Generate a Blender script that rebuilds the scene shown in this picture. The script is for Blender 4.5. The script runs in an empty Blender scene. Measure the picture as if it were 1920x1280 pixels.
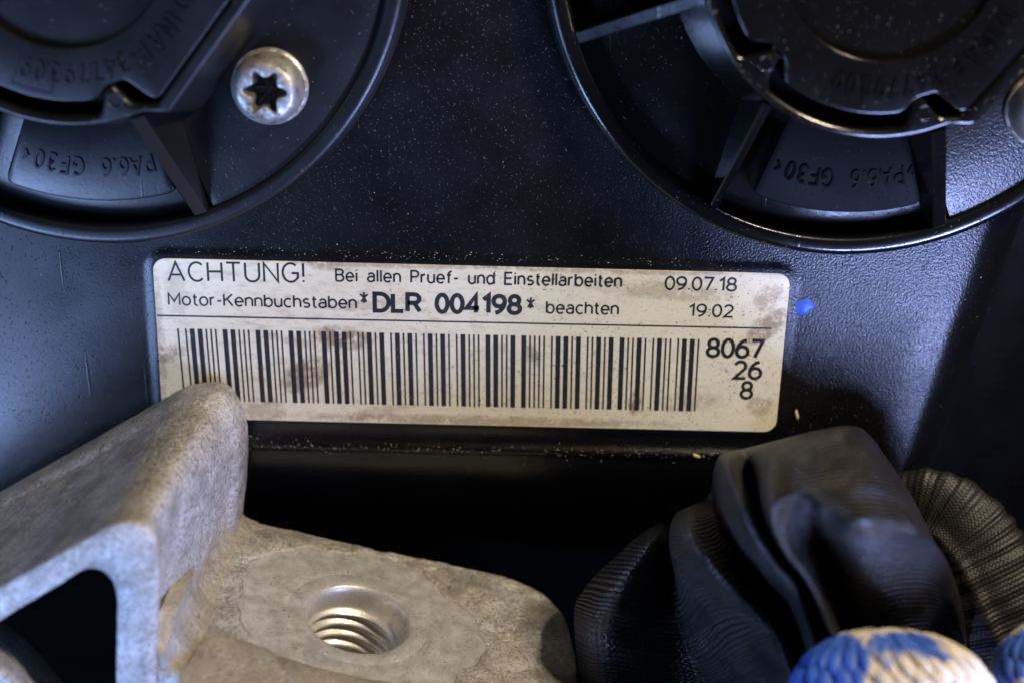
import bpy, bmesh, math, random
import numpy as np
from mathutils import Vector, Matrix, noise as mnoise

random.seed(7)
rng = np.random.default_rng(7)
scene = bpy.context.scene
COL = scene.collection
S = 6.25e-5                      # metres per working unit (1/16 mm)
TILT = math.radians(20)
D = 2667.0                       # camera distance / focal length in working units
CAM = np.array([0.0, D * math.sin(TILT), D * math.cos(TILT)])

# ------------------------------------------------------------------ camera
cd = bpy.data.cameras.new('camera')
cam = bpy.data.objects.new('camera', cd)
COL.objects.link(cam)
cd.lens = 50; cd.sensor_width = 36
cam.location = Vector(CAM * S)
cam.rotation_euler = (-TILT, 0, 0)
cd.clip_start = 0.005; cd.clip_end = 10
cd.dof.use_dof = True
cd.dof.focus_distance = (D - 85) * S
cd.dof.aperture_fstop = 11.5
cd.dof.aperture_blades = 7
scene.camera = cam

# ------------------------------------------------------------------ world, lamps, exposure
wd = bpy.data.worlds.new('World'); scene.world = wd; wd.use_nodes = True
wb = wd.node_tree.nodes['Background']
wb.inputs['Color'].default_value = (0.75, 0.85, 1.0, 1); wb.inputs['Strength'].default_value = 0.003

def area(name, pos, target, size, power, color):
    l = bpy.data.lights.new(name, 'AREA'); l.shape = 'RECTANGLE'
    l.size, l.size_y = size[0] * S, size[1] * S
    l.energy = power; l.color = color
    o = bpy.data.objects.new(name, l); COL.objects.link(o)
    p = Vector(pos) * S; t = Vector(target) * S
    o.location = p
    o.rotation_euler = (t - p).to_track_quat('-Z', 'Y').to_euler()
    return o

area('work_lamp', (2480, 3050, 2050), (0, -150, 0), (500, 500), 0.98, (1.0, 0.83, 0.60))
area('window_light', (-2250, -450, 1750), (-500, 0, 0), (700, 800), 0.13, (0.32, 0.50, 1.0))
area('ceiling_light', (-2050, -1580, 2300), (-800, 0, 0), (700, 600), 0.35, (0.34, 0.51, 1.0))
area('doorway_light', (1270, -830, 1500), (650, 0, 0), (900, 420), 0.44, (0.38, 0.48, 1.0))

scene.view_settings.view_transform = 'Standard'
scene.view_settings.look = 'None'
scene.view_settings.exposure = 0
scene.view_settings.gamma = 1
scene.render.engine = 'CYCLES'
scene.cycles.use_denoising = True
scene.cycles.max_bounces = 6
scene.cycles.sample_clamp_indirect = 4

# ------------------------------------------------------------------ pixel -> place
def ray(px, py):
    d = np.array([(px - 960) / D, -(py - 640) / D, -1.0])
    c, s = math.cos(-TILT), math.sin(-TILT)
    return np.array([d[0], c * d[1] - s * d[2], s * d[1] + c * d[2]])
def at(px, py, z=0.0):
    d = ray(px, py); t = (z - CAM[2]) / d[2]
    p = CAM + d * t
    return np.array([p[0], p[1], z])
def on_plane(px, py, P0, n):
    d = ray(px, py); t = np.dot(P0 - CAM, n) / np.dot(d, n)
    return CAM + d * t

# ------------------------------------------------------------------ helpers: things and meshes
def thing(name, label, cat, loc=(0, 0, 0), group=None):
    o = bpy.data.objects.new(name, None); COL.objects.link(o)
    o.empty_display_size = 0.005
    o.location = Vector(loc) * S
    o['label'] = label; o['category'] = cat
    if group: o['group'] = group
    o['_loc'] = [float(v) for v in loc]
    return o

class MB:
    def __init__(s): s.v = []; s.f = []; s.uv = None
    def add(s, vs, fs):
        o = len(s.v); s.v.extend([tuple(map(float, p)) for p in vs]); s.f.extend([tuple(i + o for i in f) for f in fs])
    def build(s, name, mat, parent=None, local=False, smooth=True, angle=35, origin=None):
        me = bpy.data.meshes.new(name)
        off = np.array(origin if origin is not None else (0, 0, 0), float)
        if parent is not None and not local: off = np.array(parent['_loc'] if '_loc' in parent else (0, 0, 0), float)
        V = (np.array(s.v) - off) * S
        me.from_pydata([tuple(p) for p in V], [], s.f)
        bm = bmesh.new(); bm.from_mesh(me); bmesh.ops.recalc_face_normals(bm, faces=bm.faces); bm.to_mesh(me); bm.free()
        if smooth:
            me.polygons.foreach_set('use_smooth', [True] * len(me.polygons))
            me.set_sharp_from_angle(angle=math.radians(angle))
        me.materials.append(mat)
        o = bpy.data.objects.new(name, me); COL.objects.link(o)
        if parent is not None: o.parent = parent
        if origin is not None: o.location = Vector(off) * S
        return o

def tag(o, label, cat, group=None):
    o['label'] = label; o['category'] = cat
    if group: o['group'] = group
    return o

def loft(mb, rows, close_u=False, cap0=False, cap1=False):
    n = len(rows[0]); vs = [p for r in rows for p in r]; fs = []
    for j in range(len(rows) - 1):
        for i in range(n if close_u else n - 1):
            a = j * n + i; b = j * n + (i + 1) % n
            fs.append((a, b, b + n, a + n))
    if cap0: fs.append(tuple(range(n))[::-1])
    if cap1: fs.append(tuple(range((len(rows) - 1) * n, len(rows) * n)))
    mb.add(vs, fs)

def offset_loop(P, d):
    """closed loop of 2-D points (counter-clockwise) moved outward by d"""
    P = np.asarray(P); t = np.roll(P, -1, 0) - np.roll(P, 1, 0)
    t /= np.maximum(np.linalg.norm(t, axis=1, keepdims=True), 1e-9)
    n = np.c_[t[:, 1], -t[:, 0]]
    return P + n * d

def prism(mb, P, prof, cap0=True, cap1=True):
    """closed loop P through a list of (outward offset, z)"""
    rows = []
    for d, z in prof:
        Q = offset_loop(P, d); rows.append(np.c_[Q, np.full(len(Q), z)])
    loft(mb, rows, True, cap0, cap1)

def rounded(z0, z1, b, base=0.0):
    return [(base, z0), (0, z1 - b), (-.08 * b, z1 - .6 * b), (-.3 * b, z1 - .27 * b), (-.62 * b, z1 - .07 * b), (-b, z1)]

def ring(mb, outer, inner, z0, z1, b, zi=None, base=0.0, bi=None):
    """outer and inner closed loops with the same count; the wall between them with rounded top edges"""
    rows = []
    for d, z in rounded(z0, z1, b, base): rows.append(np.c_[offset_loop(outer, d), np.full(len(outer), z)])
    for d, z in rounded(z0 if zi is None else zi, z1, bi or b)[::-1]: rows.append(np.c_[offset_loop(inner, -d), np.full(len(inner), z)])
    loft(mb, rows, True)

def circ(r, n=180, a0=0): 
    t = np.radians(a0) + np.arange(n) * 2 * math.pi / n
    return np.c_[r * np.cos(t), r * np.sin(t)]

def spline(P, n):
    """Catmull-Rom through P, n samples"""
    P = np.asarray(P, float); k = len(P)
    Q = np.vstack([2 * P[:1] - P[1:2], P, 2 * P[-1:] - P[-2:-1]])
    t = np.linspace(0, k - 1, n); i = np.minimum(t.astype(int), k - 2); u = (t - i)[:, None]
    if P.ndim == 3: u = u[:, :, None]
    a, b, c, d = Q[i], Q[i + 1], Q[i + 2], Q[i + 3]
    return .5 * (2 * b + (c - a) * u + (2 * a - 5 * b + 4 * c - d) * u ** 2 + (3 * b - a - 3 * c + d) * u ** 3)

def resample(P, n):
    P = np.asarray(P, float); s = np.r_[0, np.cumsum(np.linalg.norm(np.diff(P, axis=0), axis=1))]
    t = np.linspace(0, s[-1], n)
    return np.c_[tuple(np.interp(t, s, P[:, k]) for k in range(P.shape[1]))]

def nz(p, sc, seed=0): return mnoise.noise(Vector((p[0] * sc + seed, p[1] * sc - seed, p[2] * sc)))

# ------------------------------------------------------------------ materials
class Mat:
    def __init__(s, name):
        m = bpy.data.materials.new(name); m.use_nodes = True; s.m = m; s.t = m.node_tree; s.b = s.t.nodes['Principled BSDF']
        tc = s.t.nodes.new('ShaderNodeTexCoord'); mp = s.t.nodes.new('ShaderNodeMapping')
        mp.inputs['Scale'].default_value = (1 / S,) * 3
        s.t.links.new(tc.outputs['Object'], mp.inputs['Vector']); s.co = mp.outputs['Vector']
    def n(s, typ, **kw):
        nd = s.t.nodes.new(typ)
        for k, v in kw.items():
            if k in nd.inputs: s.put(nd.inputs[k], v)
            else: setattr(nd, k, v)
        return nd
    def put(s, sock, v):
        if hasattr(v, 'links') or hasattr(v, 'is_output'): s.t.links.new(v, sock)
        else: sock.default_value = v
    def set(s, **kw):
        for k, v in kw.items(): s.put(s.b.inputs[k.replace('_', ' ')], v)
    def stretch(s, sc, rot=(0, 0, 0), loc=(0, 0, 0)):
        mp = s.t.nodes.new('ShaderNodeMapping'); mp.inputs['Scale'].default_value = sc; mp.inputs['Rotation'].default_value = rot; mp.inputs['Location'].default_value = loc
        s.t.links.new(s.co, mp.inputs['Vector']); return mp.outputs['Vector']
    def noise(s, scale, detail=2, rough=.5, vec=None, dist=0):
        nd = s.n('ShaderNodeTexNoise', Scale=scale, Detail=detail, Roughness=rough, Distortion=dist)
        s.t.links.new(vec or s.co, nd.inputs['Vector']); return nd.outputs['Fac']
    def voro(s, scale, vec=None, feature='F1'):
        nd = s.n('ShaderNodeTexVoronoi', Scale=scale); nd.feature = feature
        s.t.links.new(vec or s.co, nd.inputs['Vector']); return nd.outputs['Distance']
    def ramp(s, fac, stops):
        r = s.t.nodes.new('ShaderNodeValToRGB'); e = r.color_ramp.elements
        while len(e) < len(stops): e.new(.5)
        for q, (p, c) in zip(e, stops):
            q.position = p; q.color = (c, c, c, 1) if isinstance(c, (int, float)) else (*c, 1)
        s.t.links.new(fac, r.inputs['Fac']); return r.outputs['Color']
    def math(s, op, a, b=0.0, c=0.0, clamp=False):
        nd = s.t.nodes.new('ShaderNodeMath'); nd.operation = op; nd.use_clamp = clamp
        s.put(nd.inputs[0], a); s.put(nd.inputs[1], b); s.put(nd.inputs[2], c); return nd.outputs[0]
    def mix(s, fac, a, b):
        nd = s.t.nodes.new('ShaderNodeMix'); nd.data_type = 'RGBA'
        s.put(nd.inputs['Factor'], fac)
        for k, v in ((6, a), (7, b)): s.put(nd.inputs[k], (*v, 1) if isinstance(v, tuple) and len(v) == 3 else v)
        return nd.outputs[2]
    def bump(s, h, dist, strength=1.0, prev=None):
        nd = s.n('ShaderNodeBump', Strength=strength, Distance=dist * S); s.t.links.new(h, nd.inputs['Height'])
        if prev is not None: s.t.links.new(prev, nd.inputs['Normal'])
        return nd.outputs['Normal']
    def xyz(s):
        nd = s.t.nodes.new('ShaderNodeSeparateXYZ'); s.t.links.new(s.co, nd.inputs[0]); return nd.outputs
    def blob(s, x, y, rx, ry, rot=0.0):
        """1 in the middle of a soft ellipse, 0 outside, in object XY"""
        o = s.xyz(); c, q = math.cos(rot), math.sin(rot)
        dx = s.math('SUBTRACT', o[0], x); dy = s.math('SUBTRACT', o[1], y)
        u = s.math('DIVIDE', s.math('ADD', s.math('MULTIPLY', dx, c), s.math('MULTIPLY', dy, q)), rx)
        v = s.math('DIVIDE', s.math('SUBTRACT', s.math('MULTIPLY', dy, c), s.math('MULTIPLY', dx, q)), ry)
        r2 = s.math('ADD', s.math('MULTIPLY', u, u), s.math('MULTIPLY', v, v))
        return s.math('SUBTRACT', 1.0, r2, clamp=True)

def plastic(name, base, rough, grain, grain_scale, glint=0.0, dirt=0.0, coarser_right=False):
    """moulded black plastic: fine leather grain, sparse raised pimples that glint, a little dried dirt"""
    M = Mat(name)
    g = M.noise(grain_scale, 2, .55)
    pim = M.ramp(M.noise(min(.33, grain_scale * 1.6), 1, .5, M.stretch((1, .62, 1), (0, 0, .5), (31, 17, 5))), [(.68, 0), (.84, 1)])
    n1 = M.bump(g, grain, 1.0)
    if coarser_right:                                          # the moulded grain gets weaker towards the left
        M.put(n1.node.inputs['Strength'], M.math('MULTIPLY', M.math('ADD', M.xyz()[0], 1100.0), 1 / 1650.0, clamp=True))
    n2 = M.bump(pim, glint, 1.0, n1)
    scr = M.ramp(M.noise(.07, 2, .5, M.stretch((1, .05, .5), (0, 0, .45))), [(.68, 0), (.74, 1)])
    n3 = M.bump(scr, .35, .5, n2)
    big = M.noise(.008, 4, .6)
    r = M.ramp(big, [(.3, rough - .04), (.7, rough + .06)])
    fleck = M.ramp(M.noise(.16, 1, .5), [(.72, 0), (.78, 1)])
    dusty = M.ramp(M.noise(.011, 3, .6), [(.45, 0), (.75, 1)])
    f = M.math('MULTIPLY', M.math('MULTIPLY', fleck, dusty), dirt)
    M.set(Base_Color=M.mix(f, base, (.14, .115, .09)), Roughness=r, Normal=n3, IOR=1.5)
    return M.m

m_cover = plastic('cover_plastic', (.0025, .0026, .003), .29, .95, .25, 1.2, .2, True)
m_cap = plastic('cap_plastic', (.0035, .0037, .0045), .36, .2, .16, .25, .15)
m_matte = plastic('matte_cap_plastic', (.003, .0028, .0026), .60, .3, .17, .8, .5)
m_matte.node_tree.nodes['Principled BSDF'].inputs['Specular IOR Level'].default_value = .1  # reflection cut so the right pad stays black below the lamp
m_dry = plastic('dry_cap_plastic', (.003, .0031, .0036), .30, .9, .24, 1.2, .25)
m_oily = plastic('oily_cap_plastic', (.0032, .003, .0027), .16, .12, .17, 2.2, .4)

def metal(name, warm, grime, rough=.38, scale=1.0):
    M = Mat(name)
    big = M.noise(.03 * scale, 5, .65); fine = M.noise(.22 * scale, 3, .6)
    f = M.ramp(M.math('ADD', M.math('MULTIPLY', big, .7), M.math('MULTIPLY', fine, .3)), [(.40, 0), (.62, 1)])
    col = M.mix(M.math('MULTIPLY', f, grime), warm, (.10, .075, .045))
    M.set(Base_Color=col, Metallic=M.ramp(f, [(0, 1), (1, 1 - .6 * grime)]), Roughness=M.ramp(f, [(0, rough), (1, rough + .25)]),
          Normal=M.bump(fine, .9, .6))
    return M.m
m_zinc = metal('zinc_screw', (.55, .55, .54), 1.0, .42)
m_socket = metal('shaded_grimy_socket', (.30, .29, .28), 1.0, .4)  # grime, plus a darker metal that puts the recess shade into the colour
m_thread = metal('steel_thread', (.72, .71, .69), .3, .36)
m_thread.node_tree.nodes['Principled BSDF'].inputs['Metallic'].default_value = .7
for l in list(m_thread.node_tree.links):
    if l.to_socket.name == 'Metallic': m_thread.node_tree.links.remove(l)

def cast(name, dirty):
    M = Mat(name)
    sand = M.noise(.13, 4, .75); mid = M.noise(.024, 5, .65); lump = M.noise(.007, 3, .55)
    c1 = M.mix(M.ramp(mid, [(.30, 0), (.70, 1)]), (.60, .595, .585), (.30, .295, .285))
    yel = M.ramp(lump, [(.44, 0), (.62, 1)])
    c2 = M.mix(M.math('MULTIPLY', yel, .42), c1, (.46, .42, .335))
    c2 = M.mix(M.math('MULTIPLY', M.ramp(sand, [(.38, 1), (.50, 0)]), .65), c2, (.13, .12, .105))
    c2 = M.mix(M.math('MULTIPLY', M.ramp(sand, [(.58, 0), (.70, 1)]), .7), c2, (.78, .77, .75))
    patch = M.ramp(M.noise(.05, 4, .7, M.stretch((1, 1, 1), (0, 0, 0), (90, 40, 10))), [(.60, 0), (.70, 1)])
    c3 = M.mix(M.math('MULTIPLY', patch, .5), c2, (.76, .75, .73))
    if dirty: c3 = M.mix(M.ramp(M.noise(.03, 5, .7), [(.3, .15), (.6, .75)]), c3, (.36, .305, .22))
    soil = M.ramp(M.noise(.011, 5, .65, M.stretch((1, 1, 1), (0, 0, 0), (7, 53, 21))), [(.48, 0), (.66, 1)])
    c3 = M.mix(M.math('MULTIPLY', soil, .6), c3, (.17, .148, .115))
    pit = M.ramp(M.voro(.016), [(.03, 1), (.075, 0)])
    c4 = M.mix(M.math('MULTIPLY', pit, .8), c3, (.05, .035, .025))
    n1 = M.bump(sand, 4.0, .9); n2 = M.bump(mid, 4.0, .6, n1)
    M.set(Base_Color=c4, Metallic=.45, Roughness=M.ramp(sand, [(.3, .36), (.7, .56)]), Normal=n2)
    return M.m
m_cast = cast('cast_aluminium', 0)
m_dirty = cast('dirty_cast_aluminium', 1)

def machined():
    M = Mat('machined_aluminium')
    a = M.noise(.035, 4, .65); f = M.noise(.3, 3, .6)
    c = M.mix(M.ramp(a, [(.35, 0), (.65, 1)]), (.50, .50, .49), (.33, .325, .31))
    spk = M.ramp(M.noise(.12, 2, .6), [(.28, 1), (.36, 0)])
    c = M.mix(M.math('MULTIPLY', spk, .6), c, (.07, .055, .04))
    M.set(Base_Color=c, Metallic=.35, Roughness=.5, Normal=M.bump(f, 3.0, .7))
    return M.m
m_mach = machined()

def cloth(name, base, wsc, depth, rough=.40, spec=.65, dust=1.0):
    """woven cloth: threads run along the surface's own u,v"""
    M = Mat(name)
    uv = M.t.nodes.new('ShaderNodeUVMap'); sx = M.t.nodes.new('ShaderNodeSeparateXYZ'); M.t.links.new(uv.outputs[0], sx.inputs[0])
    wob = M.math('MULTIPLY', M.math('SUBTRACT', M.noise(.02, 3, .5), .5), 1.4)
    a = M.math('SINE', M.math('ADD', M.math('MULTIPLY', sx.outputs[0], wsc[0]), wob))
    b = M.math('SINE', M.math('ADD', M.math('MULTIPLY', sx.outputs[1], wsc[1]), wob))
    h = M.math('ADD', M.math('ADD', M.math('MULTIPLY', M.math('MULTIPLY', a, b), .4), M.math('MULTIPLY', M.math('MULTIPLY', b, .9), M.ramp(M.noise(.012, 3, .6), [(.35, .4), (.65, 1)]))), M.math('MULTIPLY', M.noise(.16, 3, .65), 1.2))
    dirt = M.ramp(M.noise(.02, 4, .6), [(.45, 0), (.75, 1)])
    spk = M.ramp(M.noise(.18, 2, .6), [(.66, 0), (.74, 1)])
    c = M.mix(M.math('MULTIPLY', dirt, .3 * dust), base, (.035, .030, .025))
    c = M.mix(M.math('MULTIPLY', spk, .22 * dust), c, (.14, .12, .10))
    M.set(Base_Color=c, Roughness=rough, Normal=M.bump(h, depth, .9), Specular_IOR_Level=spec)
    return M.m
m_cloth = cloth('black_woven_cloth', (.007, .0068, .0066), (.72, .62), 4.4, .38, .7)
m_braid = cloth('black_braid', (.007, .0068, .0066), (.9, .8), .8, .5, .4, .4)

def paper():
    M = Mat('sticker_film')
    tone = M.noise(.012, 4, .6); streak = M.noise(.05, 4, .6, M.stretch((.5, 1.7, 1), (0, 0, -.35)))
    c = M.mix(tone, (.72, .66, .485), (.60, .54, .375))
    left = M.blob(-250, 60, 560, 330)
    st = M.math('MULTIPLY', M.ramp(streak, [(.52, 0), (.66, 1)]), M.math('ADD', .06, M.math('MULTIPLY', left, .32)))
    c = M.mix(st, c, (.30, .235, .16))
    fine = M.noise(.11, 3, .65, M.stretch((.45, 1.5, 1), (0, 0, .75)))
    c = M.mix(M.math('MULTIPLY', M.ramp(fine, [(.56, 0), (.66, 1)]), .18), c, (.34, .28, .20))
    blot = M.ramp(M.noise(.035, 7, .75), [(.52, 0), (.68, 1)])
    c = M.mix(M.math('MULTIPLY', blot, .25), c, (.36, .30, .215))
    spk = M.ramp(M.noise(.21, 3, .7), [(.62, 0), (.67, 1)])
    right = M.ramp(M.noise(.007, 2, .5), [(.35, .25), (.6, 1)])
    side = M.math('ADD', .4, M.math('MULTIPLY', M.blob(330, 0, 560, 500), 1.1))
    c = M.mix(M.math('MULTIPLY', M.math('MULTIPLY', spk, right), side, clamp=True), c, (.10, .07, .045))
    edge = M.noise(.055, 6, .8)
    def stain(x, y, rx, ry, rot, amt, col=(.20, .125, .06)):
        nonlocal c
        k = M.math('MULTIPLY', M.ramp(M.math('MULTIPLY', M.blob(x, y, rx * 1.25, ry * 1.25, rot), M.math('ADD', M.math('MULTIPLY', edge, 4.6), -1.6)), [(.08, 0), (.60, 1)]), amt)
        c = M.mix(k, c, col)
    for a in STAINS: stain(*a)
    hgt = M.noise(.03, 3, .6)
    M.set(Base_Color=c, Roughness=.40, Normal=M.bump(hgt, 1.6, .5), IOR=1.5)
    return M.m

def ink():
    M = Mat('black_ink')
    wear = M.ramp(M.noise(.13, 3, .65), [(.61, 0), (.72, 1)])
    M.set(Base_Color=M.mix(M.math('MULTIPLY', wear, .6), (.014, .014, .015), (.16, .13, .10)), Roughness=.42)
    return M.m
m_ink = ink()

def simple(name, col, rough=.5, **kw):
    M = Mat(name); 
    k = M.noise(.06, 3, .6)
    M.set(Base_Color=M.mix(k, tuple(v * .75 for v in col), tuple(min(1, v * 1.2) for v in col)), Roughness=rough, **kw)
    return M.m

# ------------------------------------------------------------------ lettering: a plain one-stroke alphabet
def _arc(cx, cy, rx, ry, a0, a1, n=None):
    n = n or max(5, int(abs(a1 - a0) / 9)); t = np.radians(np.linspace(a0, a1, n))
    return [(cx + rx * math.cos(k), cy + ry * math.sin(k)) for k in t]
def _glyphs():
    """capital height 1; (advance box width, list of strokes, dots)"""
    g = {}; x = .72                                   # x-height
    bowl = lambda cx, w: _arc(cx, x / 2, w, x / 2, 0, 360, 40)
    g['A'] = (.78, [[(0, 0), (.39, 1), (.78, 0)], [(.13, .33), (.65, .33)]])
    g['B'] = (.60, [[(0, 0), (0, 1), (.32, 1)] + _arc(.32, .765, .24, .235, 90, -90) + [(0, .53)], [(.30, .53)] + _arc(.33, .265, .27, .265, 90, -90) + [(0, 0)]])
    g['C'] = (.70, [_arc(.39, .5, .39, .5, 46, 314)])
    g['D'] = (.70, [[(0, 0), (0, 1), (.27, 1)] + _arc(.27, .5, .43, .5, 90, -90) + [(0, 0)]])
    g['E'] = (.56, [[(.56, 1), (0, 1), (0, 0), (.56, 0)], [(0, .52), (.5, .52)]])
    g['F'] = (.54, [[(.54, 1), (0, 1), (0, 0)], [(0, .5), (.48, .5)]])
    g['G'] = (.74, [_arc(.39, .5, .39, .5, 48, 325) + [(.74, .22), (.74, .47), (.44, .47)]])
    g['H'] = (.68, [[(0, 0), (0, 1)], [(.68, 0), (.68, 1)], [(0, .52), (.68, .52)]])
    g['I'] = (.0, [[(0, 0), (0, 1)]])
    g['K'] = (.64, [[(0, 0), (0, 1)], [(.62, 1), (0, .40)], [(.22, .60), (.64, 0)]])
    g['L'] = (.52, [[(0, 1), (0, 0), (.52, 0)]])
    g['M'] = (.82, [[(0, 0), (0, 1), (.41, .30), (.82, 1), (.82, 0)]])
    g['N'] = (.68, [[(0, 0), (0, 1), (.68, 0), (.68, 1)]])
    g['P'] = (.58, [[(0, 0), (0, 1), (.31, 1)] + _arc(.31, .735, .27, .265, 90, -90) + [(0, .47)]])
    g['R'] = (.62, [[(0, 0), (0, 1), (.32, 1)] + _arc(.32, .745, .27, .255, 90, -90) + [(0, .49)], [(.33, .49), (.62, 0)]])
    g['T'] = (.68, [[(0, 1), (.68, 1)], [(.34, 1), (.34, 0)]])
    g['U'] = (.68, [[(0, 1), (0, .34)] + _arc(.34, .34, .34, .34, 180, 360) + [(.68, 1)]])
    g['!'] = (.06, [[(.03, 1), (.03, .28)], [(.03, .09), (.03, 0)]])
    g['-'] = (.30, [[(0, .40), (.30, .40)]])
    g['.'] = (.06, [[(.03, .1), (.03, 0)]])
    g[':'] = (.06, [[(.03, .1), (.03, 0)], [(.03, .62), (.03, .52)]])
    g['*'] = (.5, [[(.25, .5), (.25, 1.0)], [(.25, .75), (.47, .90)], [(.25, .75), (.03, .90)], [(.25, .75), (.40, .55)], [(.25, .75), (.10, .55)]])
    g['<'] = (.3, [[(.3, .75), (0, .45), (.3, .15)]]); g['>'] = (.3, [[(0, .75), (.3, .45), (0, .15)]])
    g['a'] = (.52, [[(.04, .60)] + _arc(.27, .50, .23, .22, 150, 0) + [(.50, 0)], [(.50, .42), (.24, .42)] + _arc(.22, .21, .22, .21, 90, 270) + _arc(.26, .24, .24, .24, 270, 350)])
    g['b'] = (.56, [[(0, 1), (0, 0)], _arc(.28, x / 2, .28, x / 2, 180, -180, 40)])
    g['c'] = (.50, [_arc(.29, x / 2, .29, x / 2, 48, 312)])
    g['d'] = (.56, [[(.56, 1), (.56, 0)], _arc(.28, x / 2, .28, x / 2, 0, 360, 40)])
    g['e'] = (.56, [[(.0, x / 2), (.56, x / 2)] + _arc(.28, x / 2, .28, x / 2, 0, 318, 34)])
    g['f'] = (.34, [_arc(.34, .78, .20, .22, 80, 180) + [(.14, 0)], [(0, .70), (.32, .70)]])
    g['h'] = (.50, [[(0, 1), (0, 0)], [(0, .42)] + _arc(.25, .45, .25, .27, 180, 0) + [(.50, 0)]])
    g['i'] = (.04, [[(.02, .72), (.02, 0)], [(.02, 1), (.02, .91)]])
    g['l'] = (.04, [[(.02, 1), (.02, 0)]])
    g['n'] = (.50, [[(0, .72), (0, 0)], [(0, .42)] + _arc(.25, .45, .25, .27, 180, 0) + [(.50, 0)]])
    g['o'] = (.58, [_arc(.29, x / 2, .29, x / 2, 0, 360, 40)])
    g['r'] = (.30, [[(0, .72), (0, 0)], [(0, .40)] + _arc(.26, .42, .26, .28, 180, 82)])
    g['s'] = (.46, [_arc(.23, .535, .20, .185, 35, 250) + _arc(.23, .185, .22, .185, 85, -145)])
    g['t'] = (.30, [[(.12, .94), (.12, .18)] + _arc(.28, .18, .16, .18, 180, 285), [(0, .70), (.30, .70)]])
    g['u'] = (.50, [[(0, .72), (0, .27)] + _arc(.25, .27, .25, .27, 180, 360) + [(.50, .72)], [(.50, .72), (.50, 0)]])
    g['0'] = (.54, [_arc(.27, .5, .27, .5, 0, 360, 44)])
    g['1'] = (.30, [[(0, .76), (.26, 1), (.26, 0)]])
    g['2'] = (.56, [_arc(.27, .72, .26, .28, 165, -28) + [(0, 0), (.56, 0)]])
    g['3'] = (.54, [_arc(.26, .745, .23, .255, 150, -88) + _arc(.26, .245, .27, .245 + .03, 88, -152)])
    g['4'] = (.62, [[(.46, 0), (.46, 1), (0, .26), (.62, .26)]])
    g['6'] = (.56, [_arc(.52, .31, .52, .69, 96, 180), _arc(.28, .31, .28, .31, 0, 360, 40)])
    g['7'] = (.54, [[(0, 1), (.54, 1), (.18, 0)]])
    g['8'] = (.56, [_arc(.28, .755, .23, .245, 0, 360, 36), _arc(.28, .26, .28, .26, 0, 360, 36)])
    g['9'] = (.56, [_arc(.04, .69, .52, .69, 276, 360), _arc(.28, .69, .28, .31, 0, 360, 40)])
    return g
GL = _glyphs()
def stroke(P, w):
    """ribbon of width w along an open or closed polyline: vertices, quads"""
    P = [np.array(p, float) for p in P]; Q = [P[0]]
    for p in P[1:]:
        if np.linalg.norm(p - Q[-1]) > 1e-4: Q.append(p)
    closed = len(Q) > 3 and np.linalg.norm(Q[0] - Q[-1]) < 1e-3
    if closed: Q = Q[:-1]
    n = len(Q); A_, B_ = [], []
    if not closed:                                      # square ends
        e = (Q[0] - Q[1]) / np.linalg.norm(Q[0] - Q[1]); Q[0] = Q[0] + e * 0; 
    for i in range(n):
        a = Q[i] - Q[i - 1] if (i > 0 or closed) else None; b = Q[(i + 1) % n] - Q[i] if (i < n - 1 or closed) else None
        a = a / np.linalg.norm(a) if a is not None else None; b = b / np.linalg.norm(b) if b is not None else None
        if a is None: a = b
        if b is None: b = a
        n1 = np.array([-a[1], a[0]]); n2 = np.array([-b[1], b[0]]); m = n1 + n2; L = np.linalg.norm(m)
        m = m / L if L > .2 else n1
        k = min(1 / max(.35, float(m @ n1)), 2.4)
        A_.append(Q[i] + m * w / 2 * k); B_.append(Q[i] - m * w / 2 * k)
    V = A_ + B_; F = [(i, (i + 1) % n, n + (i + 1) % n, n + i) for i in range(n if closed else n - 1)]
    return V, F
def word(s, w, gap, wx=1.0):
    """glyph strokes laid in a row, capital height 1: list of polylines and the total width"""
    out = []; x = 0.0
    for ch in s:
        if ch == ' ': x += .42 * wx + gap; continue
        adv, st = GL[ch]
        for P in st: out.append([(x + p[0] * wx, p[1]) for p in P])
        x += adv * wx + gap
    return out, x - gap

# ================================================================== ENGINE COVER
LC = [at(287, 482)[:2], at(1482, 512)[:2], at(1453, 807)[:2], at(305.5, 781)[:2]]     # sticker corners TL TR BR BL
L0 = np.mean(LC, 0)
LU = (LC[1] - LC[0] + LC[2] - LC[3]); LW = np.linalg.norm(LU) / 2; LU /= np.linalg.norm(LU)
LV = np.array([-LU[1], LU[0]]); LH = (np.dot(LC[0] - LC[3], LV) + np.dot(LC[1] - LC[2], LV)) / 2
PADZ = 3.5
def lab(px, py):
    q = at(px, py, PADZ)[:2] - L0
    return np.array([q @ LU, q @ LV])

def sstep(a, b, x):
    t = np.clip((x - a) / (b - a), 0, 1); return t * t * (3 - 2 * t)

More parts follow.
